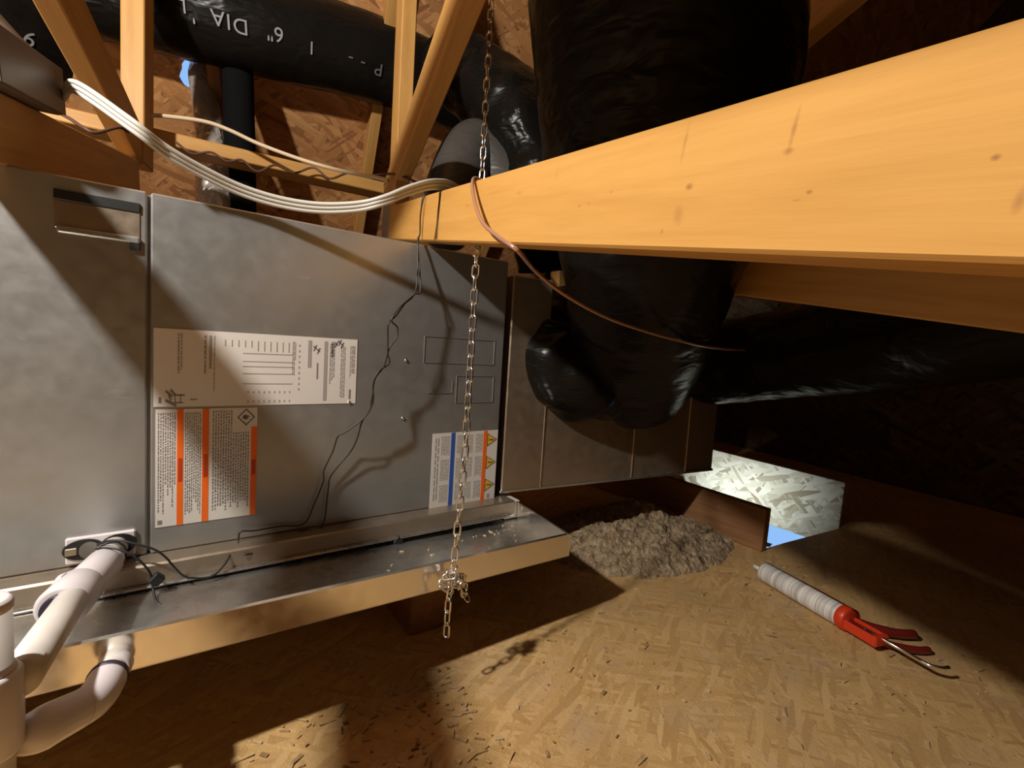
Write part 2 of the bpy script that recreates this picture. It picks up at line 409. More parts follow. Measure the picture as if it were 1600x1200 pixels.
# ------------------------------------------------------------------ air handler
D = .919
CX0, CXS, CX1 = -.75, -.0285, .638
CZ0, CZ1 = -.366 + H, .199 + H
ah = tag(empty('air_handler', ((CX0 + CX1) / 2, D + .28, CZ0)), 'horizontal grey sheet metal air handler cabinet with stickers lying in a drain pan', 'air handler')
def bx(name, x0, x1, y0, y1, z0, z1, m, parent, bev=.002):
    return obj(name, boxbm(x1 - x0, y1 - y0, z1 - z0, bev), m, parent, Matrix.Translation(((x0 + x1) / 2, (y0 + y1) / 2, (z0 + z1) / 2)))
bx('cabinet_body', CX0, CX1 - .003, D + .012, D + .56, CZ0, CZ1 - .002, galv, ah)
pa_ = bx('access_panel', CX0, CXS - .0022, D, D + .014, CZ0, CZ1, galv, ah, .0025); pa_['label'] = 'plain left steel panel with drain port'
pb_ = bx('access_panel', CXS + .0022, CX1, D, D + .014, CZ0, CZ1, galv, ah, .0025); pb_['label'] = 'right steel panel with three stickers'
def cpt(px, py, off=0.): return aty(px, py, D - off)
def quadpx(bm, x0, y0, x1, y1, off, tl=0):
    a, b_, c, d = cpt(x0, y0, off), cpt(x1, y0, off), cpt(x1, y1, off), cpt(x0, y1, off)
    bm.faces.new([bm.verts.new(p) for p in (a, b_, c, d)])
def lerp4(q, s, t):           # point in a label's own quad (0..1, 0..1), corners given in cabinet x,z
    (x0, z0), (x1, z1) = q; return Vector((x0 + (x1 - x0) * s, 0, z0 + (z1 - z0) * t))
class Label:
    def __init__(self, name, p0, p1, label):
        a = cpt(*p0); b_ = cpt(*p1); self.x0, self.x1, self.z0, self.z1 = a.x, b_.x, a.z, b_.z   # z0 top
        self.o = bx(name, self.x0, self.x1, D - .0009, D + .001, self.z1, self.z0, paper, ah, 0); self.o['label'] = label
        self.k = 0
    def P(self, s, t, off): return Vector((self.x0 + (self.x1 - self.x0) * s, D - off, self.z0 + (self.z1 - self.z0) * t))
    def poly(self, name, pts, m, off=.0012, kind=None):
        bm = bmesh.new(); self.add(bm, pts, off); o = obj(name, bm, m, self.o); 
        if kind: o['kind'] = kind
        return o
    def add(self, bm, pts, off=.0012):
        f_ = [bm.verts.new(self.P(s, t, off)) for s, t in pts]; g = [bm.verts.new(self.P(s, t, off - .0004)) for s, t in pts]
        bm.faces.new(f_); n = len(f_)
        for i in range(n): bm.faces.new((f_[i], f_[(i + 1) % n], g[(i + 1) % n], g[i]))
    def rect(self, bm, s0, t0, s1, t1, off=.0012): self.add(bm, [(s0, t0), (s1, t0), (s1, t1), (s0, t1)], off)
# data plate sticker (print runs sideways)
lb = Label('rating_label', (240, 512), (555, 630), 'long white rating sticker with sideways print')
bm = bmesh.new()
def vtext(L_, bm, s0, s1, t0, t1, rows, wr=.55, ragged=.25, brk=.02, wl=.03):
    """sideways lines of print: thin broken strips running top to bottom"""
    dx = (s1 - s0) / rows
    for i in range(rows):
        t = t0; e = t1 - random.random() * ragged * (t1 - t0)
        while t < e:
            l = wl * (.5 + random.random()); L_.rect(bm, s0 + dx * (i + .5 - wr / 2), t, s0 + dx * (i + .5 + wr / 2), min(e, t + l)); t += l + brk * (.5 + random.random())
for (a, b_, c, d, r) in ((.094, .108, .05, .60, 1), (.108, .118, .05, .52, 1), (.206, .222, .06, .62, 1), (.250, .258, .06, .9, 1), (.63, .645, .08, .6, 2), (.645, .65, .1, .4, 1), (.835, .868, .08, .7, 3), (.90, .93, .12, .93, 3), (.955, .975, .1, .62, 2), (.972, .99, .1, .6, 1)):
    vtext(lb, bm, a, b_, c, d, r, .6, .2, .012, .05)
for i in range(11): lb.rect(bm, .30 + i * .031, .10 - .003 * i * 0, .305 + i * .031, .10 + .09 + (.05 if i > 4 else 0))
for t in (.27, .38, .45, .55, .69): lb.rect(bm, .385, t, .635, t + .012)
for t in (.80, .93):
    for i in range(9): lb.rect(bm, .41 + i * .026, t, .416 + i * .026, t + .03)
for i in range(9): lb.rect(bm, .665, .12 + i * .08, .673, .15 + i * .08)
o = obj('fine_print', bm, ink_grey, lb.o); o['kind'] = 'stuff'
bm = bmesh.new()
lb.rect(bm, .231, .06, .243, .5); lb.rect(bm, .715, .05, .735, .45); lb.rect(bm, .805, .05, .825, .95); lb.rect(bm, .845, .05, .862, .28)
obj('grey_block', bm, ink_grey, lb.o)['kind'] = 'stuff'
bm = bmesh.new()
lb.rect(bm, .765, .38, .773, .62); lb.rect(bm, .957, .78, .968, .93); lb.rect(bm, .02, .875, .031, .95)
for (s, t) in ((.745, .12), (.765, .16), (.885, .02), (.90, .06), (.865, .05)):
    lb.add(bm, [(s, t), (s + .018, t + .05), (s + .014, t + .06), (s - .004, t + .02)]); lb.add(bm, [(s + .012, t - .01), (s + .02, t), (s + .004, t + .09), (s - .002, t + .08)])
for (s, t, l) in ((.05, .78, .03), (.05, .9, .045), (.062, .83, .012), (.07, .76, .02)): lb.add(bm, [(s, t), (s + l, t + .07), (s + l - .004, t + .1), (s - .004, t + .03)])
for s in (.085, .108): lb.rect(bm, s, .84, s + .004, .95)
lb.rect(bm, .085, .84, .128, .86); lb.rect(bm, .085, .94, .122, .955); lb.rect(bm, .15, .9, .18, .915)
obj('certification_mark', bm, ink_mid, lb.o)['kind'] = 'stuff'
# orange striped warning sticker
lw = Label('warning_label', (243, 640), (399, 803), 'white warning sticker with three orange stripes')
for (s0, s1, t0, t1, dt) in ((.195, .255, 0, 1, (.42, .62)), (.435, .50, 0, 1, (.40, .60)), (.935, 1.0, .175, 1, (.48, .62))):
    sp_ = lw.poly('orange_stripe', [(s0, t0), (s1, t0), (s1, t1), (s0, t1)], ink_orange)
    bm = bmesh.new(); lw.rect(bm, s0 + .012, dt[0], s1 - .012, dt[1], .0016); obj('stripe_wording', bm, ink_dkorange, lw.o)
bm = bmesh.new()
vtext(lw, bm, .015, .185, .03, .93, 8, .5, .35, .009, .016); vtext(lw, bm, .265, .425, .03, .95, 8, .5, .2, .009, .016)
vtext(lw, bm, .53, .92, .22, .93, 15, .5, .15, .010, .018); vtext(lw, bm, .53, .74, .02, .22, 8, .5, .0, .009, .016)
lw.rect(bm, .02, .94, .06, .975)
o = obj('fine_print', bm, ink_mid, lw.o); o['kind'] = 'stuff'
bm = bmesh.new()
c0, c1, hw, hh = .88, .085, .095, .078; k = .82
pts = [(c0, c1 - hh), (c0 + hw, c1), (c0, c1 + hh), (c0 - hw, c1)]; pin = [(c0 + (a - c0) * k, c1 + (b_ - c1) * k) for a, b_ in pts]
for i in range(4): lw.add(bm, [pts[i], pts[(i + 1) % 4], pin[(i + 1) % 4], pin[i]])
lw.add(bm, [(c0 - .035, c1 - .012), (c0 - .01, c1 - .022), (c0 + .045, c1 - .004), (c0 + .005, c1), (c0 + .03, c1 + .014), (c0 - .015, c1 + .022), (c0 - .04, c1 + .006)])
obj('flame_diamond', bm, ink, lw.o)
# electrical warning sticker
le = Label('hazard_label', (676.5, 678), (771.5, 780), 'white hazard sticker with blue and orange stripes and yellow triangles')
le.poly('blue_stripe', [(.265, 0), (.325, 0), (.325, 1), (.265, 1)], ink_blue); le.poly('orange_stripe', [(.765, 0), (.825, 0), (.825, 1), (.765, 1)], ink_orange)
for t in (.13, .45, .77):
    tri = le.poly('warning_triangle', [(.832, t - .085), (.975, t), (.832, t + .085)], ink_yellow)
    bm = bmesh.new(); T3 = [(.828, t - .092), (.985, t), (.828, t + .092)]; T2 = [(.836, t - .078), (.968, t), (.836, t + .078)]
    for i in range(3): le.add(bm, [T3[i], T3[(i + 1) % 3], T2[(i + 1) % 3], T2[i]], .0015)
    le.add(bm, [(.845, t + .01), (.885, t - .022), (.882, t - .004), (.945, t - .004), (.900, t + .022), (.902, t + .006)], .0015)
    obj('triangle_symbol', bm, ink, le.o)
bm = bmesh.new()
for (t0, t1) in ((.04, .30), (.35, .64), (.69, .93)):
    vtext(le, bm, .12, .25, t0, t1, 6, .5, .1, .01, .03); vtext(le, bm, .35, .46, t0, t1, 5, .5, .1, .01, .03); vtext(le, bm, .49, .60, t0, t1, 5, .5, .15, .01, .03); vtext(le, bm, .64, .755, t0, t1, 5, .5, .1, .01, .03)
vtext(le, bm, .03, .10, .06, .93, 2, .5, .1, .02, .08); le.rect(bm, .87, .90, .91, .96)
o = obj('fine_print', bm, ink_grey, le.o); o['kind'] = 'stuff'
# knock-out outlines pressed into the right panel
def outline(px0, py0, px1, py1, sides='tblr'):
    a = cpt(px0, py0); b_ = cpt(px1, py1); e = .0006
    bm = bmesh.new(); x0, x1, z1, z0 = a.x, b_.x, a.z, b_.z
    for s, (c, d, g, h) in {'t': (x0, x1, z1 - e, z1 + e), 'b': (x0, x1, z0 - e, z0 + e), 'l': (x0 - e, x0 + e, z0, z1), 'r': (x1 - e, x1 + e, z0, z1)}.items():
        if s in sides: boxbm(d - c, .0024, h - g, 0, bm, ((c + d) / 2, D, (g + h) / 2))
    return obj('knockout', bm, galv, ah)
outline(664, 525, 771, 570); outline(668, 596, 706, 614, 'br'); outline(714, 587, 769, 628)
# recessed name strip in the upper left panel
nx0, nx1 = cpt(84, 330).x, cpt(219, 345).x
bx('trim_strip', nx0, nx1, D - .003, D + .001, CZ1 - .034, CZ1 - .020, rubber, ah, .001)
bx('handle_recess', nx0, nx1, D - .0015, D + .001, CZ1 - .072, CZ1 - .034, galv_duct, ah, .001)
bx('handle_lip', nx0 + .003, nx1, D - .007, D + .001, CZ1 - .079, CZ1 - .070, galv, ah, .002)
bx('latch', nx1 - .012, nx1, D - .005, D, CZ1 - .090, CZ1 - .078, rubber, ah, .001)
for px, py in ((545, 628), (629, 653), (694, 803), (690, 826), (634, 563)):
    q = cpt(px, py); bm = bmesh.new(); cyl(bm, (0, 0, 0), (0, -.003, 0), .0035, .0025, 10); obj('screw', bm, steel, ah, Matrix.Translation(q), True)
# drain port plate
q0, q1 = cpt(90, 838), cpt(216, 882)
pr = bx('drain_port', cpt(92, 0).x, cpt(212, 0).x, D - .006, D + .001, cpt(90, 884).z, cpt(210, 826).z, pvc_fit, ah, .002)
pr['label'] = 'pale drain port plate with two round ports'
def disc(name, c, rx, rz, y0, y1, m, parent, seg=24):
    bm = bmesh.new(); a = [bm.verts.new((c.x + rx * math.cos(2 * math.pi * k / seg), y0, c.z + rz * math.sin(2 * math.pi * k / seg))) for k in range(seg)]
    b_ = [bm.verts.new((v.co.x, y1, v.co.z)) for v in a]; bm.faces.new(a); bm.faces.new(b_[::-1])
    for k in range(seg): bm.faces.new((a[k], a[(k + 1) % seg], b_[(k + 1) % seg], b_[k]))
    return obj(name, bm, m, parent)
disc('port_hole', cpt(132, 856), .024, .0155, D - .0075, D - .002, rubber, pr)  # flat black discs; the ports' inner darkness is put into their colour
disc('port_hole', cpt(186, 848), .022, .0165, D - .0075, D - .002, rubber, pr)
disc('port_plug', cpt(141, 856), .012, .013, D - .010, D - .004, darksteel, pr)
bx('port_tab', cpt(92, 0).x, cpt(113, 0).x, D - .010, D - .005, cpt(0, 878).z - .004, cpt(0, 866).z - .004, galv_duct, pr, .001)
# support rail the cabinet stands on
rail = tag(bx('support_rail', -.75, .672, .878, .945, -.398 + H, CZ0, galv_duct, None, .003), 'long metal rail under the air handler inside the pan', 'rail')
bx('rail_flange', -.75, .66, .866, .880, -.3995 + H, -.3955 + H, galv_pan, rail, .001)
blk = tag(bx('foam_block', .645, .690, .885, .95, -.412 + H, CZ0 - .004, pvc, None, .002), 'small pale block under the right end of the air handler', 'block')

# ------------------------------------------------------------------ drain pan
def panz(x): return -.403 - .0173 * (x + .094) + H
FP = [(-.75, .67), (.658, .67), (.735, 1.32), (-.75, 1.32)]
pan = tag(empty('drain_pan', (.0, 1., panz(0))), 'shallow galvanised drain pan under the air handler with a bright front lip', 'drain pan')
bm = bmesh.new(); th_ = .0015
vsb = [bm.verts.new((x, y, panz(x))) for x, y in FP]; vst = [bm.verts.new((x, y, panz(x) + th_)) for x, y in FP]
bm.faces.new(vst); bm.faces.new(vsb[::-1])
for i in range(4): bm.faces.new((vsb[i], vsb[(i + 1) % 4], vst[(i + 1) % 4], vst[i]))
obj('pan_floor', bm, galv_pan, pan)
def lip(name, a, b_, inward):
    hh = .0455; bm = bmesh.new(); q = []; ti = .001
    for (x, y), s in ((a, 0), (b_, 0)):
        z = panz(x); I = lambda k, zz: Vector((x + inward[0] * k, y + inward[1] * k, zz)); q.append([I(0, z), I(ti, z + hh), I(ti + .006, z + hh + .001), I(ti + .006, z + hh - .003), I(ti + .0015, z + hh - .003), I(.0015, z)])
    A = [bm.verts.new(v) for v in q[0]]; B = [bm.verts.new(v) for v in q[1]]
    for i in range(6): bm.faces.new((A[i], A[(i + 1) % 6], B[(i + 1) % 6], B[i]))
    bm.faces.new(A); bm.faces.new(B[::-1])
    return obj(name, bm, galv_lip, pan)
lip('front_lip', FP[0], FP[1], (0, 1)); lip('side_lip', FP[1], FP[2], (-1, .1)); lip('back_lip', FP[2], FP[3], (0, -1))
for x in (-.35, .42):
    s = tag(board('support_block', Vector((x, .80, (panz(x)) / 2)), Vector((x, 1.3, panz(x) / 2)), Vector((0, 0, 1)), .089, panz(x) - .001, brownwood),
            'wood block holding up the drain pan near its ' + ('left end' if x < 0 else 'right end'), 'block')
for x_ in (-.5, .1, .6): bx('rail_foot', x_ - .03, x_ + .03, .915, .94, panz(x_) + .0015, -.3975 + H, rubber, rail, 0)
# crumbs in the pan
bm = bmesh.new()
for i in range(46):
    x = .25 + .38 * random.random() ** .6; y = .69 + .17 * random.random(); z = panz(x) + th_ + .001
    if i < 10: x = -.05 + .5 * random.random()
    a = random.random() * 6.28; l = .002 + .007 * random.random() ** 2; ww = .001 + .002 * random.random()
    boxbm(l, ww, .0012, 0, bm, (0, 0, 0)); bm.verts.ensure_lookup_table()
    for v in bm.verts[-8:]: v.co = Matrix.Rotation(a, 3, 'Z') @ v.co + Vector((x, y, z))
tag(obj('wood_crumbs', bm, mat('pale_chip', (.66, .52, .34), .7)), 'pale wood crumbs scattered in the metal drain pan', 'debris', None, 'stuff')

# ------------------------------------------------------------------ plenum
PA = Vector((.655, .925, 0)); PB = Vector((1.432, .830, 0)); pd = (PB - PA).normalized(); pn = Vector((-pd.y, pd.x, 0))
plz0 = -.357 + H
pln = tag(empty('plenum', (PA + PB) / 2 + pn * .25 + Vector((0, 0, plz0))), 'brown lit sheet metal plenum joined to the right end of the air handler', 'plenum')
def pbox(name, s0, s1, y0, y1, z0, z1, m, parent, bev=.003):
    c = PA + pd * (s0 + s1) / 2 + pn * (y0 + y1) / 2; c.z = (z0 + z1) / 2
    return obj(name, boxbm(s1 - s0, y1 - y0, z1 - z0, bev), m, parent, frame(c, pd, Vector((0, 0, 1))))
PL = (PB - PA).length
pbox('tall_section', .004, .118, .0, .52, plz0, .172 + H, galv_duct, pln)
pbox('duct_section', .118, .430, .001, .50, plz0, -.06 + H, galv_duct, pln)
pbox('duct_section', .430, PL, .001, .50, plz0, -.06 + H, galv_duct, pln)
for s in (.118, .430, .655): pbox('seam_cleat', s - .002, s + .002, -.002, .004, plz0, (-.06 if s > .2 else .0) + H, galv_duct, pln, .001)
pbox('bottom_flange', 0, PL, -.004, .02, plz0 - .003, plz0 + .004, galv_pan, pln, .001)

# ------------------------------------------------------------------ flexible ducts
def wrinkle(amp, ringf, seed, amp2=None):
    def f(p, an, s, i):
        v = noise.noise(Vector((math.cos(an) * 1.6 + seed, math.sin(an) * 1.6, s * ringf)))
        w2 = noise.noise(p * 9 + Vector((seed, 0, 0)))
        w3 = noise.noise(Vector((p.x * 22, p.y * 22, p.z * 38 + seed)))
        return amp * v + (amp2 or amp * .7) * w2 + amp * .45 * w3
    return f
def duct(name, spec, m, label, wr, seg=64, n=14, cat='duct'):
    pts = [py if px == 'P' else atd(px, py, z) for px, py, z, r in spec]
    return tag(tube(name, pts, [r for *_, r in spec], m, None, n, seg, wr=wr), label, cat)
def px_of(p):
    q = p - EYE; c = Vector((q.dot(cr), q.dot(cdn), q.dot(cf))); return c
def duct3(P, r): return ('P', P, 0, r)
big = duct('flexible_duct', [(1034, -150, .69, .207), (1033, 0, .74, .209), (1032, 130, .80, .209), (1024, 290, .88, .203), (1015, 400, .97, .181), (1006, 480, 1.10, .175), (1000, 540, 1.24, .17), (992, 600, 1.40, .15)], film,
           'wide black plastic flexible duct hanging down behind the bright chord', wrinkle(.006, 9, 1.3), 72)
over = duct('flexible_duct', [duct3(TU(-.9, .52, -.05), .2), duct3(TU(-.3, .52, -.05), .2), duct3(TU(.30, .52, -.05), .2), duct3(TU(.49, .54, -.05), .2), duct3(TU(.585, .66, -.05), .2), duct3(TU(.60, .9, -.05), .2), duct3(TU(.60, 1.3, -.05), .2)], film,  # added out of view to block the bulb toward the right side
            'added unseen black flexible duct overhead that shades the right side of the attic', wrinkle(.005, 9, 6.1), 48)
side = duct('flexible_duct', [(1030, 570, 1.50, .115), (1100, 570, 1.53, .130), (1200, 557, 1.50, .138), (1400, 520, 1.15, .140), (1600, 465, .85, .140), (1850, 400, .66, .140)], film,
            'black flexible duct running off to the right edge under the dim chord', wrinkle(.005, 9, 4.2))
boot = duct('flexible_duct', [(885, 450, 1.45, .07), (856, 505, 1.32, .09), (850, 555, 1.24, .105), (900, 592, 1.24, .11), (965, 600, 1.32, .10)], film,
            'crumpled black duct elbow in front of the steel plenum', wrinkle(.016, 12, 7.7))
def deckduct(y, pts): return [(px, py, (ray(px, py) * (y / ray(px, py).y)).length * F / ray(px, py).length * 0 + F * (y / ray(px, py).y), r) for px, py, r in pts]
DIASPEC = [deckduct(y, [(px, py, r)])[0] for px, py, y, r in ((720, 152, 1.66, .122), (640, 114, 1.66, .124), (583, 94, 1.68, .128), (490, 66, 1.71, .131), (400, 41, 1.74, .133), (300, 14, 1.78, .136), (180, -20, 1.83, .14), (60, -50, 1.86, .14))]
dia = duct('flexible_duct', DIASPEC, film,
           'long black flexible duct with upside down white print behind the truss posts', wrinkle(.0035, 8, 2.2), 48)
lft = duct('flexible_duct', [(-140, -30, 1.25, .15), (-20, 20, 1.35, .15), (70, 70, 1.5, .15), (150, 95, 1.75, .14), (215, 90, 2.0, .13)], film,
           'black flexible duct with one white numeral in the upper left corner', wrinkle(.004, 8, 9.2), 48)
mid = duct('flexible_duct', [(700, 90, 1.60, .115), (740, 125, 1.56, .12), (790, 165, 1.52, .125), (830, 240, 1.50, .12), (850, 340, 1.5, .11), (858, 420, 1.55, .10)], film,
           'glossy crumpled black duct behind the hanging chain', wrinkle(.014, 9, 5.1), 56)
gry = duct('flexible_duct', [(690, 370, 1.35, .07), (712, 290, 1.40, .085), (742, 235, 1.5, .09), (772, 262, 1.5, .085), (800, 330, 1.48, .08)], film_grey,
           'dark grey flexible duct elbow rising behind the bright chord beside the chain', wrinkle(.0022, 6, 3.3), 40)
# collar and cuff on the wide duct
def glyph(name, txt, o3, x3, n3, size, m, parent):
    cu = bpy.data.curves.new('t', 'FONT'); cu.body = txt; cu.size = size; cu.align_x = 'CENTER'; cu.align_y = 'CENTER'; cu.extrude = .0004
    to = bpy.data.objects.new('t', cu); C.objects.link(to)
    dg = bpy.context.evaluated_depsgraph_get(); me = bpy.data.meshes.new_from_object(to.evaluated_get(dg)); bpy.data.objects.remove(to)
    return obj(name, me, m, parent, frame(o3, x3, n3))
def onduct(spec, px, py, lift=.006):
    """surface point, normal and axis where the line of sight meets a duct"""
    pts = smoothpath([atd(a, b_, c) for a, b_, c, r in spec], 14); rs = [r for *_, r in spec]
    d = ray(px, py).normalized(); best = None
    for i in range(len(pts) - 1):
        a = pts[i]; ax = (pts[i + 1] - a); L = ax.length; ax = ax / L; r = rs[min(len(rs) - 1, i // 14)] + lift
        dd = d - ax * d.dot(ax); oo = (EYE - a) - ax * (EYE - a).dot(ax)
        A = dd.dot(dd); B = 2 * dd.dot(oo); Cc = oo.dot(oo) - r * r; q = B * B - 4 * A * Cc
        if q < 0: continue
        t = (-B - math.sqrt(q)) / (2 * A); P = EYE + d * t; s = (P - a).dot(ax)
        if -.002 <= s <= L + .002 and (best is None or t < best[0]):
            nn = ((P - a) - ax * s).normalized(); best = (t, P, nn, ax)
    return best
diaspec = DIASPEC
for txt, px, py, sz, m in (('1', 487, 74, 0.048, print_white), ('6"', 430, 52, 0.053, print_white), ('D', 376, 40, 0.053, print_white), ('I', 357, 33, 0.053, print_white), ('A', 340, 27, 0.053, print_white), ("'", 302, 22, 0.053, print_white), ('L', 284, 8, 0.045, print_white),
                           ('P', 592, 108, 0.050, print_faint), ('-', 567, 100, 0.050, print_faint), ('-', 548, 92, 0.050, print_faint)):
    r = onduct(diaspec, px, py)
    if r:
        t, P, nn, ax = r
        g = glyph('printed_character', txt, P, ax, nn, sz, m, dia)
r = onduct([(-140, -30, 1.25, .15), (-20, 20, 1.35, .15), (70, 70, 1.5, .15), (150, 95, 1.75, .14), (215, 90, 2.0, .13)], 46, 62)
if r: glyph('printed_character', '6', r[1], r[3], r[2], .055, print_white, lft)
r = onduct([(690, 370, 1.35, .07), (712, 290, 1.40, .085), (742, 235, 1.5, .09), (772, 262, 1.5, .085), (800, 330, 1.48, .08)], 710, 263, .0055)
if r:
    x3 = ray(725, 257) - ray(697, 269); obj('printed_dash', boxbm(.042, .008, .001), mat('white_print', (.75, .73, .7), .5), gry, frame(r[1], x3, r[2]))

# ------------------------------------------------------------------ vent pipe through the roof, black upright
hc = deckpt(316, 110)
vpts = [hc + fz * .25, hc, aty(322, 165, 1.90), aty(329, 215, 1.84), aty(333, 265, 1.80), aty(335, 345, 1.79)]
tag(tube('vent_pipe', vpts, [.036, .036, .038, .040, .046, .050], foil, None, 16, 32, wr=wrinkle(.003, 10, 1.9)), 'crinkled shiny vent pipe rising through the hole in the roof deck', 'pipe')
tag(tube('black_upright', [aty(371, 80, 1.80), aty(373, 160, 1.80), aty(376, 260, 1.80), aty(377, 380, 1.80)], .044, upright_black, None, 8, 24), 'plain black round upright standing behind the cross brace', 'pipe')  # evenly black upright tube

# ------------------------------------------------------------------ junction box on the left chord
jb = tag(empty('junction_box', TU(.95, .127, -.33)), 'grey metal junction box on the shadowed chord at the left edge', 'junction box')
obj('box_body', boxbm(.19, .05, .068, .006, seg=2), boxmat, jb, frame(TU(.93, .161, -.345), bdir, udir))
bm = bmesh.new(); cyl(bm, (0, 0, -.012), (0, 0, .012), .016, .016, 20); obj('cable_clamp', bm, boxmat, jb, frame(TU(1.03, .165, -.335), ndir, bdir), True)
obj('cover_plate', boxbm(.185, .003, .064, .001), boxmat, jb, frame(TU(.93, .161, -.3185), bdir, udir))

# ------------------------------------------------------------------ cables
cpath = [((-1, 40), -.04), ]
bund = tag(empty('cable_bundle', (.1, .86, .24 + H)), 'bundle of white sheathed cables sagging in front of the cabinet top', 'cable')
onn = lambda px, py, d: EYE + ray(px, py) * (d / ray(px, py).dot(ndir))
base = [TU(1.02, .155, -.318), onn(118, 136, -.29), Vector((-.049, .87, .276 + H)), Vector((-.007, .876, .252 + H)), Vector((.04, .886, .236 + H)), Vector((.092, .891, .223 + H)), Vector((.147, .882, .2155 + H)),
        Vector((.203, .860, .2145 + H)), Vector((.257, .829, .2225 + H)), Vector((.292, .803, .2355 + H)), Vector((.334, .793, .2605 + H)), Vector((.386, .803, .285 + H)), Vector((.45, .84, .298 + H)), Vector((.6, .95, .30 + H))]
for k in range(3):
    off = Vector((0, .003 * (k - 1), .0058 * (1 - k)))
    tube('cable', [p + off * (1 if 0 < i < 13 else .5) for i, p in enumerate(base)], .0036, cable_w, bund, 10, 10)
tag(tube('cable', [aty(221, 179, 1.60), aty(262, 182, 1.60), aty(320, 190, 1.59), aty(360, 204, 1.58), aty(405, 225, 1.56), aty(470, 249, 1.50), aty(530, 266, 1.42), aty(585, 277, 1.31), aty(606, 282, 1.27)], .0055, cable_t, None, 8, 8), 'single pale tan cable swagged from the left post to the right post', 'cable')
tag(tube('cable', [aty(275, 222, 1.62), aty(300, 240, 1.62), aty(330, 238, 1.62), aty(355, 252, 1.62), aty(378, 250, 1.62), aty(402, 268, 1.62), aty(430, 258, 1.62), aty(460, 270, 1.62), aty(490, 262, 1.61), aty(515, 279, 1.58), aty(545, 270, 1.50), aty(580, 274, 1.40), aty(615, 272, 1.25), aty(650, 285, 1.17), aty(672, 305, 1.1)], .0032, wire_br, None, 8, 8), 'wavy brown thermostat wire along the cross brace', 'cable')
tag(tube('cable', [aty(85, 172, 1.2), aty(110, 186, 1.2), aty(130, 199, 1.2), aty(150, 207, 1.2), aty(185, 199, 1.22), aty(200, 206, 1.24)], .003, wire_br, None, 8, 8), 'short dark wire draped on the shadowed left chord', 'cable')
tag(tube('cable', [aty(-20, 12, .95), aty(0, 34, .96), aty(12, 47, .97), aty(24, 60, .98), aty(40, 75, 1.0)], .007, cable_w, None, 8, 10), 'white cable end by the junction box at the left edge', 'cable')
# copper brown control cable over the chord
fo = lambda t, u, e: TU(t, u, .2434 - e)
cc = [TU(.74, .122, .285), TU(.722, .1195, .262), fo(.712, .117, .003), fo(.672, .085, .012), fo(.622, .052, .014), fo(.57, .034, .010), atd(808, 391, .555), atd(838, 425, .62), atd(885, 462, .68), atd(950, 497, .76), atd(1020, 521, .85), atd(1090, 539, .95), atd(1130, 545, 1.06), atd(1165, 547, 1.28)]
tag(tube('control_cable', cc, .0027, copper, None, 10, 10), 'shiny copper brown control cable draped over the bright chord past the wide duct', 'cable')
# thin dark pair over the chord and down the cabinet front
pair = tag(empty('wire_pair', cpt(620, 500, .04)), 'thin dark twisted wire pair hanging from the chord down the cabinet front', 'wire')
def cp(px, py, off): return aty(px, py, D - off)
wa = [TU(1.03, .121, .27), fo(1.013, .118, .002), fo(1.012, .08, .006), fo(1.005, .04, .006), fo(.985, .02, .012), cp(650, 452, .035), cp(632, 475, .045), cp(619, 493, .05), cp(607, 506, .055), cp(606, 530, .05), cp(606, 552, .05), cp(608, 568, .045), cp(592, 580, .045), cp(583, 600, .045), cp(583, 628, .045), cp(570, 652, .04), cp(540, 675, .03), cp(528, 682, .025), cp(520, 705, .02), cp(506, 735, .015), cp(505, 752, .012), cp(492, 785, .010), cp(475, 818, .009), cp(440, 822, .009), cp(398, 829, .010), cp(376, 831, .011), cp(372, 845, .012), cp(366, 862, .025)]
wb = [TU(1.05, .121, .27), fo(1.003, .118, .002), fo(1.004, .08, .008), fo(1.003, .04, .006), fo(.985, .02, .013), cp(657, 452, .035), cp(648, 460, .04), cp(625, 480, .05), cp(612, 500, .055), cp(621, 512, .05), cp(619, 528, .05), cp(608, 545, .05), cp(600, 572, .045), cp(586, 592, .04), cp(581, 622, .045), cp(578, 640, .04), cp(566, 658, .035), cp(558, 685, .03), cp(548, 705, .02), cp(527, 730, .015), cp(515, 748, .012), cp(512, 770, .010), cp(503, 822, .009), cp(470, 830, .010), cp(445, 845, .012), cp(420, 858, .03), cp(380, 868, .045)]
tube('strand', wa, .0015, wire_dk, pair, 8, 6); tube('strand', wb, .0015, wire_dk, pair, 8, 6)
tag(tube('wire', [fo(.893, .117, .001), fo(.893, .08, .0025), fo(.888, .03, .0025)], .0013, wire_dk, None, 6, 6), 'thin dark strand down the bright chord standing in for the wire pair shadow', 'wire')  # added dark strand in place of the wire pair's cast shadow

# ------------------------------------------------------------------ drain pipes
t1 = tag(empty('drain_pipe', (-.1, .6, -.34 + H)), 'upper white PVC drain pipe with coupling leaving the cabinet port', 'pipe')
u0 = cpt(190, 850); u1 = aty(128, 915, .80); u2 = aty(73, 1000, .655); u3 = aty(28, 1062, .555); ud = (u2 - u0).normalized()
mp_ = u0.lerp(u2, .50)
def straight(name, a, b_, r, m, par, seg=28, r2=None):
    bm = bmesh.new(); cyl(bm, a, b_, r, r2, seg); return obj(name, bm, m, par, None, True)
def bevcyl(name, a, b_, r, m, par, e=.002, seg=28):
    d = (b_ - a).normalized(); return obj(name, sweep(bmesh.new(), [a, a + d * .0001, a + d * e, b_ - d * e, b_ - d * .0001, b_], [r - e, r - e * .6, r, r, r - e * .6, r - e], seg), m, par, None, True)
straight('pipe', u0 + Vector((0, .03, 0)), u1, .0165, pvc, t1)
straight('pipe', u1, u3, .0165, pvc, t1)
cdir = (u2 - u1).normalized(); e0 = aty(172, 868, .885); e1 = aty(92, 955, .735)
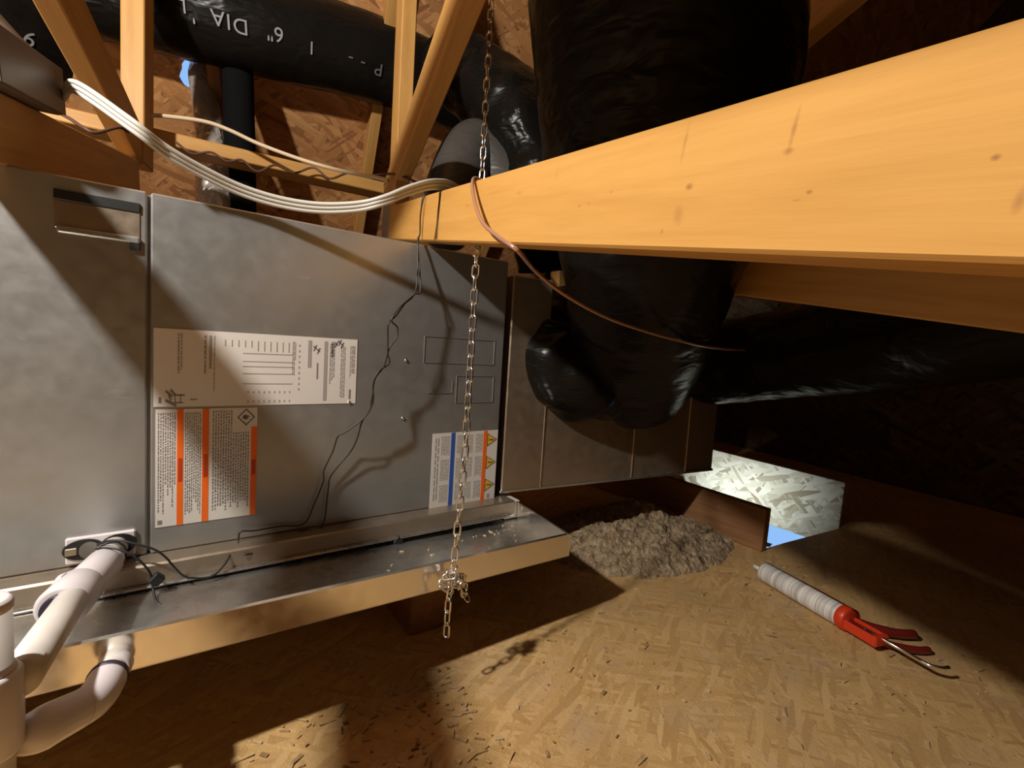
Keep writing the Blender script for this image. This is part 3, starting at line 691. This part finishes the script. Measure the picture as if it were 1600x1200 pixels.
bevcyl('coupling', aty(164, 880, .868), aty(118, 926, .785), .0225, pvc_fit, t1); bevcyl('coupling', aty(126, 917, .803), aty(95, 951, .740), .0265, pvc_fit, t1, .005)
bevcyl('side_hub', aty(120, 924, .790), aty(84, 922, .795), .0215, pvc_fit, t1, .005)
bevcyl('primer_ring', aty(97, 949, .744), aty(92, 955, .733), .0185, cement, t1, .001)
bevcyl('primer_ring', aty(101, 923, .792), aty(97, 923, .793), .0219, cement, t1, .001)
bevcyl('coupling', aty(172, 870, .884), aty(163, 880, .868), .0190, pvc_fit, t1, .002)
t2p = tag(empty('drain_pipe', (-.06, .6, -.4 + H)), 'lower white PVC elbow pipe leaving the pan lip', 'pipe')
p0 = Vector((-.047, .672, panz(-.05) + .019)); p1 = aty(160, 1070, .622); p2 = aty(150, 1095, .598); p3 = aty(112, 1122, .578); p4 = aty(75, 1143, .560)
straight('pipe', p0 + Vector((0, .012, 0)), p1, .0145, pvc, t2p); bevcyl('threaded_adapter', aty(182, 1037, .664), aty(175, 1050, .646), .0165, pvc_fit, t2p, .002)
tube('elbow', [aty(167, 1062, .630), aty(157, 1080, .612), aty(143, 1096, .598), aty(122, 1109, .588), aty(112, 1114, .583)], .0178, pvc_fit, t2p, 8, 24); bevcyl('primer_ring', aty(170, 1057, .637), aty(166, 1063, .630), .0187, cement, t2p, .001)
tube('elbow', [aty(122, 1109, .588), aty(100, 1120, .578), aty(80, 1130, .569), aty(66, 1138, .563), aty(56, 1143, .566), aty(44, 1147, .575)], [.0180, .0185, .0190, .0190, .0178, .0165], pvc_fit, t2p, 8, 24)
t3p = tag(empty('drain_riser', aty(16, 1150, .53)), 'upright white PVC riser with tee at the lower left corner', 'pipe')
rx, ry = aty(-22, 1060, .548).x, .548
straight('pipe', Vector((rx, ry, .001)), Vector((rx, ry, aty(10, 935, ry).z)), .0165, pvc, t3p)
bevcyl('tee', Vector((rx, ry, aty(10, 1170, ry).z)), Vector((rx, ry, aty(10, 1045, ry).z)), .0225, pvc_fit, t3p, .003)
bevcyl('coupling', Vector((rx, ry, aty(10, 1050, ry).z)), Vector((rx, ry, aty(10, 1035, ry).z)), .0185, pvc_fit, t3p, .003)
bevcyl('cap', Vector((rx, ry, aty(10, 955, ry).z)), Vector((rx, ry, aty(10, 932, ry).z)), .0175, pvc_fit, t3p, .004)
# float switch leads
fs_ = tag(empty('float_switch', aty(246, 905, .84)), 'black float switch with two thin black leads by the upper drain pipe', 'float switch')
obj('switch_body', boxbm(.016, .012, .016, .002), rubber, fs_, Matrix.Translation(aty(245, 905, .85)) @ Matrix.Rotation(.78, 4, 'Y'))
tube('lead', [aty(152, 852, .885), aty(170, 845, .875), aty(190, 845, .868), aty(212, 850, .862), aty(240, 858, .858), aty(258, 870, .855), aty(272, 886, .853), aty(285, 899, .852), aty(300, 903, .852), aty(330, 901, .855), aty(352, 880, .868), aty(362, 860, .885)], .0017, rubber, fs_, 8, 6)
tube('lead', [aty(150, 858, .875), aty(168, 856, .865), aty(186, 859, .858), aty(208, 868, .852), aty(228, 886, .848), aty(237, 902, .848), aty(239, 920, .845), aty(244, 939, .825), aty(256, 946, .815), aty(280, 943, .815), aty(312, 928, .832), aty(338, 915, .845)], .0017, rubber, fs_, 8, 6)
tube('zip_tie', [u0.lerp(u1, .30) + Vector((.0175 * math.cos(a), .004 * math.sin(a), .0185 * math.sin(a))) for a in [k * .52 for k in range(13)]], .0016, rubber, fs_, 2, 6)
tag(obj('sensor_pad', boxbm(.017, .008, .017, .002), rubber, None, Matrix.Translation(aty(622, 845, .87)) @ Matrix.Rotation(.78, 4, 'Y')), 'small black diamond pad against the rail below the cabinet', 'pad')

# ------------------------------------------------------------------ chain
ch = tag(empty('chain', atz(697, 1012, .07)), 'zinc plated link chain hanging from behind the bright chord with a knot near its end', 'chain')
PITCH = .0205
def linkmesh(L=.0242, W=.0072, r=.0016):
    pts = []
    for k in range(9): a = -math.pi / 2 + math.pi * k / 8; pts.append(Vector((W * math.sin(a) * -1 * -1, 0, L / 2 - W + W * math.cos(a))))
    pts = []
    for k in range(7): a = math.pi * k / 6; pts.append(Vector((W * math.cos(a) * .72, 0, L / 2 - W * .72 + W * .72 * math.sin(a))))
    for k in range(7): a = math.pi + math.pi * k / 6; pts.append(Vector((W * math.cos(a) * .72, 0, -L / 2 + W * .72 + W * .72 * math.sin(a))))
    bm = bmesh.new(); n = len(pts); rings = []
    for i in range(n):
        t = (pts[(i + 1) % n] - pts[i - 1]).normalized(); nx = Vector((0, 1, 0)); ny = t.cross(nx)
        rings.append([bm.verts.new(pts[i] + nx * r * math.cos(k * math.pi / 3) + ny * r * math.sin(k * math.pi / 3)) for k in range(6)])
    for i in range(n):
        for k in range(6): bm.faces.new((rings[i][k], rings[i][(k + 1) % 6], rings[(i + 1) % n][(k + 1) % 6], rings[(i + 1) % n][k]))
    bmesh.ops.recalc_face_normals(bm, faces=bm.faces); me = bpy.data.meshes.new('link'); bm.to_mesh(me); bm.free()
    for p in me.polygons: p.use_smooth = True
    me.materials.append(steel); return me
LM = linkmesh()
ln_ = lambda px, py, d: EYE + ray(px, py) * (d / ray(px, py).dot(ndir))
top = ln_(770, -40, .317); backt = ln_(753, 283, .312); backb = ln_(747, 380, .310); undr = ln_(745, 391, .268); kn = aty(708, 893, .632); endp = aty(696, 1010, .628)
cpathv = [top, backt, ln_(750, 330, .309), backb, ln_(746, 388, .296), undr, aty(743, 430, .640), aty(727, 700, .636), kn, aty(700, 940, .628), endp]
# resample evenly
fine = []
for a, b_ in zip(cpathv[:-1], cpathv[1:]):
    m_ = max(2, int((b_ - a).length / .001))
    fine += [a.lerp(b_, k / m_) for k in range(m_)]
fine.append(endp); acc = 0; stops = [fine[0]]
for a, b_ in zip(fine[:-1], fine[1:]):
    acc += (b_ - a).length
    if acc >= PITCH: stops.append(b_); acc -= PITCH
tw = .35
for i, (a, b_) in enumerate(zip(stops[:-1], stops[1:])):
    zax = (a - b_).normalized(); base_ = Vector((math.cos(tw), math.sin(tw), 0)) if i % 2 == 0 else Vector((-math.sin(tw), math.cos(tw), 0))
    xax = (base_ - zax * base_.dot(zax)).normalized(); tw += .07 * math.sin(i * .33)
    obj('link', LM, None, ch, frame((a + b_) / 2, xax, zax))
for i in range(13):
    q = kn + Vector((random.uniform(-.011, .018), random.uniform(-.010, .012), random.uniform(-.030, .004)))
    zax = Vector((random.uniform(-1, 1), random.uniform(-1, 1), random.uniform(-1, 1))).normalized(); xax = zax.orthogonal().normalized()
    obj('link', LM, None, ch, frame(q, xax, zax))
for i in range(4):
    q = kn + Vector((.014 + .003 * i, -.004, -.018 - .008 * i)); obj('link', LM, None, ch, frame(q, Vector((1, .4 * (i % 2), 0)), Vector((-.4 - .1 * i, .5 * (i % 2), 1)).normalized()))

# ------------------------------------------------------------------ caulking gun
GZ = .027
g0 = atz(1178, 884, GZ); g1 = atz(1466, 1048, GZ); gx = (g1 - g0).normalized(); gl = (g1 - g0).length
gun = tag(empty('caulking_gun', (g0 + g1) / 2 * 1 - Vector((0, 0, GZ))), 'red caulking gun loaded with a white sealant cartridge lying on the floor', 'caulking gun')
gy = Vector((0, 0, 1)).cross(gx)
def G(x, y, z=0.): return g0 + gx * x + gy * y + Vector((0, 0, z))
lc = .245
def gpart(name, bm, m, smooth=True): return obj(name, bm, m, gun, frame(g0, gx, Vector((0, 0, 1))), smooth)
bm = sweep(bmesh.new(), [Vector((x, 0, 0)) for x in (0, .001, .012, .028, .034)], [.0025, .004, .005, .008, .009], 16); gpart('nozzle', bm, nozz)
bm = sweep(bmesh.new(), [Vector((x, 0, 0)) for x in (.032, .033, .036, .2 + .036, .238, .239)], [.018, .0225, .0245, .0245, .0235, .02], 32); gpart('cartridge', bm, cartmat)
# half round cradle on the far side of the cartridge
bm = bmesh.new(); sg = 14; rows = []
for x in (.030, .262):
    rows.append([bm.verts.new((x, .0262 * math.cos(a), .0262 * math.sin(a))) for a in [math.radians(-75 + 160 * k / sg) for k in range(sg + 1)]])
rows2 = []
for x in (.030, .262):
    rows2.append([bm.verts.new((x, .0248 * math.cos(a), .0248 * math.sin(a))) for a in [math.radians(-75 + 160 * k / sg) for k in range(sg + 1)]])
for k in range(sg):
    bm.faces.new((rows[0][k], rows[0][k + 1], rows[1][k + 1], rows[1][k])); bm.faces.new((rows2[0][k + 1], rows2[0][k], rows2[1][k], rows2[1][k + 1]))
for rr in (0, 1):
    for k in range(sg): bm.faces.new((rows[rr][k], rows[rr][k + 1], rows2[rr][k + 1], rows2[rr][k]))
gpart('cradle', bm, red_shaded)
bm = sweep(bmesh.new(), [Vector((x, 0, 0)) for x in (.238, .239, .242, .256, .259, .260)], [.020, .024, .0262, .0262, .024, .020], 32); gpart('end_cap', bm, red)
bm = bmesh.new()
for y in (-.019, .012): boxbm(.062, .007, .020, .002, bm, (.290, y, -.004))
boxbm(.012, .040, .022, .003, bm, (.322, -.004, -.004)); boxbm(.060, .032, .006, .002, bm, (.288, -.003, -.014)); gpart('grip_frame', bm, red, False)
bm = bmesh.new(); cyl(bm, (.25, -.004, .002), (gl - .025, -.004, .002), .0035, None, 12); sweep(bm, smoothpath([Vector((gl - .026, -.004, .002)), Vector((gl - .012, -.002, .002)), Vector((gl, .010, .003)), Vector((gl + .003, .024, .004))], 5), .0035, 12); gpart('push_rod', bm, steel)
hb = bmesh.new(); sweep(hb, smoothpath([Vector((.262, .02, -.006)), Vector((.285, .045, -.010)), Vector((.305, .08, -.012)), Vector((.315, .115, -.013))], 6), [.011] * 10 + [.010] * 9, 12, None, True, .9); gpart('handle', hb, red_shaded)
hb = bmesh.new(); sweep(hb, smoothpath([Vector((.318, .006, -.010)), Vector((.335, .03, -.014)), Vector((.352, .065, -.016)), Vector((.356, .09, -.017))], 6), .007, 12); gpart('trigger', hb, red_shaded)

# ------------------------------------------------------------------ opening, board, panel, insulation
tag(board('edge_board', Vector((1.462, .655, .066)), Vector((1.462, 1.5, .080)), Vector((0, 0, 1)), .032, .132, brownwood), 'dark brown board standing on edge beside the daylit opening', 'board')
pv0, pv1 = -.068, .173
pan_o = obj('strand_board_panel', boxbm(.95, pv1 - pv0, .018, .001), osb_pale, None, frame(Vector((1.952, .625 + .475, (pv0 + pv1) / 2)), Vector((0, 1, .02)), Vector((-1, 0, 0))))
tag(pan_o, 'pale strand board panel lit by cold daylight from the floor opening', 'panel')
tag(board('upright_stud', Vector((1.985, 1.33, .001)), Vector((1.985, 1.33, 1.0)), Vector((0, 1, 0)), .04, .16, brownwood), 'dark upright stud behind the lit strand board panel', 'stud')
def heap(name, cx, cy, rx_, ry_, hgt, seed, label):
    bm = bmesh.new(); n1, n2 = 90, 70; g = []
    for i in range(n1):
        row = []
        for j in range(n2):
            x = -1 + 2 * i / (n1 - 1); y = -1 + 2 * j / (n2 - 1); r = math.sqrt(x * x + y * y)
            e = max(0, 1 - r ** 2.2) ** .8
            p = Vector((cx + x * rx_, cy + y * ry_, 0))
            z = hgt * e * (.62 + .5 * noise.noise(p * 5 + Vector((seed, 0, 0)))) + e ** .4 * (.018 * noise.noise(p * 26) + .012 * noise.noise(p * 60) + .007 * noise.noise(p * 130))
            row.append(bm.verts.new((p.x + .01 * noise.noise(p * 40), p.y + .01 * noise.noise(p * 41 + Vector((3, 0, 0))), max(-.004, z - .004))))
        g.append(row)
    for i in range(n1 - 1):
        for j in range(n2 - 1): bm.faces.new((g[i][j], g[i + 1][j], g[i + 1][j + 1], g[i][j + 1]))
    return tag(obj(name, bm, insul, None, None, False), label, 'insulation', None, 'stuff')
heap('insulation_heap', 1.20, .93, .36, .26, .095, 3.1, 'heap of loose brown insulation on the floor beside the drain pan')
# loose flakes and grit on the floor
bm = bmesh.new()
for i in range(560):
    while True:
        x = random.uniform(.0, 1.45); y = random.uniform(.05, .78)
        if not (x > 1.0 and y > .2 and False): break
    l = .004 + .022 * random.random() ** 3; ww = .0015 + .005 * random.random() ** 2; a = random.gauss(.5, 1.2)
    boxbm(l, ww, .0012 + .001 * random.random(), 0, bm); bm.verts.ensure_lookup_table()
    if i > 300: x = random.uniform(.03, .40); y = random.uniform(.40, .70)
    mt = Matrix.Rotation(a, 3, 'Z') @ Matrix.Rotation(random.gauss(0, .08), 3, 'Y')
    for v in bm.verts[-8:]: v.co = mt @ v.co + Vector((x, y, .0016))
def chip_build(nt, p):
    a = noise_t(nt, coords(nt), 30, 2); c = ramp(nt, a, [(.3, (.20, .11, .05)), (.5, (.48, .32, .15)), (.7, (.66, .50, .30))]); nt.links.new(c, p.inputs['Base Color'])
tag(obj('floor_flakes', bm, mat('loose_flake', rough=.8, build=chip_build)), 'loose wood flakes and grit scattered over the strand board floor', 'debris', None, 'stuff')
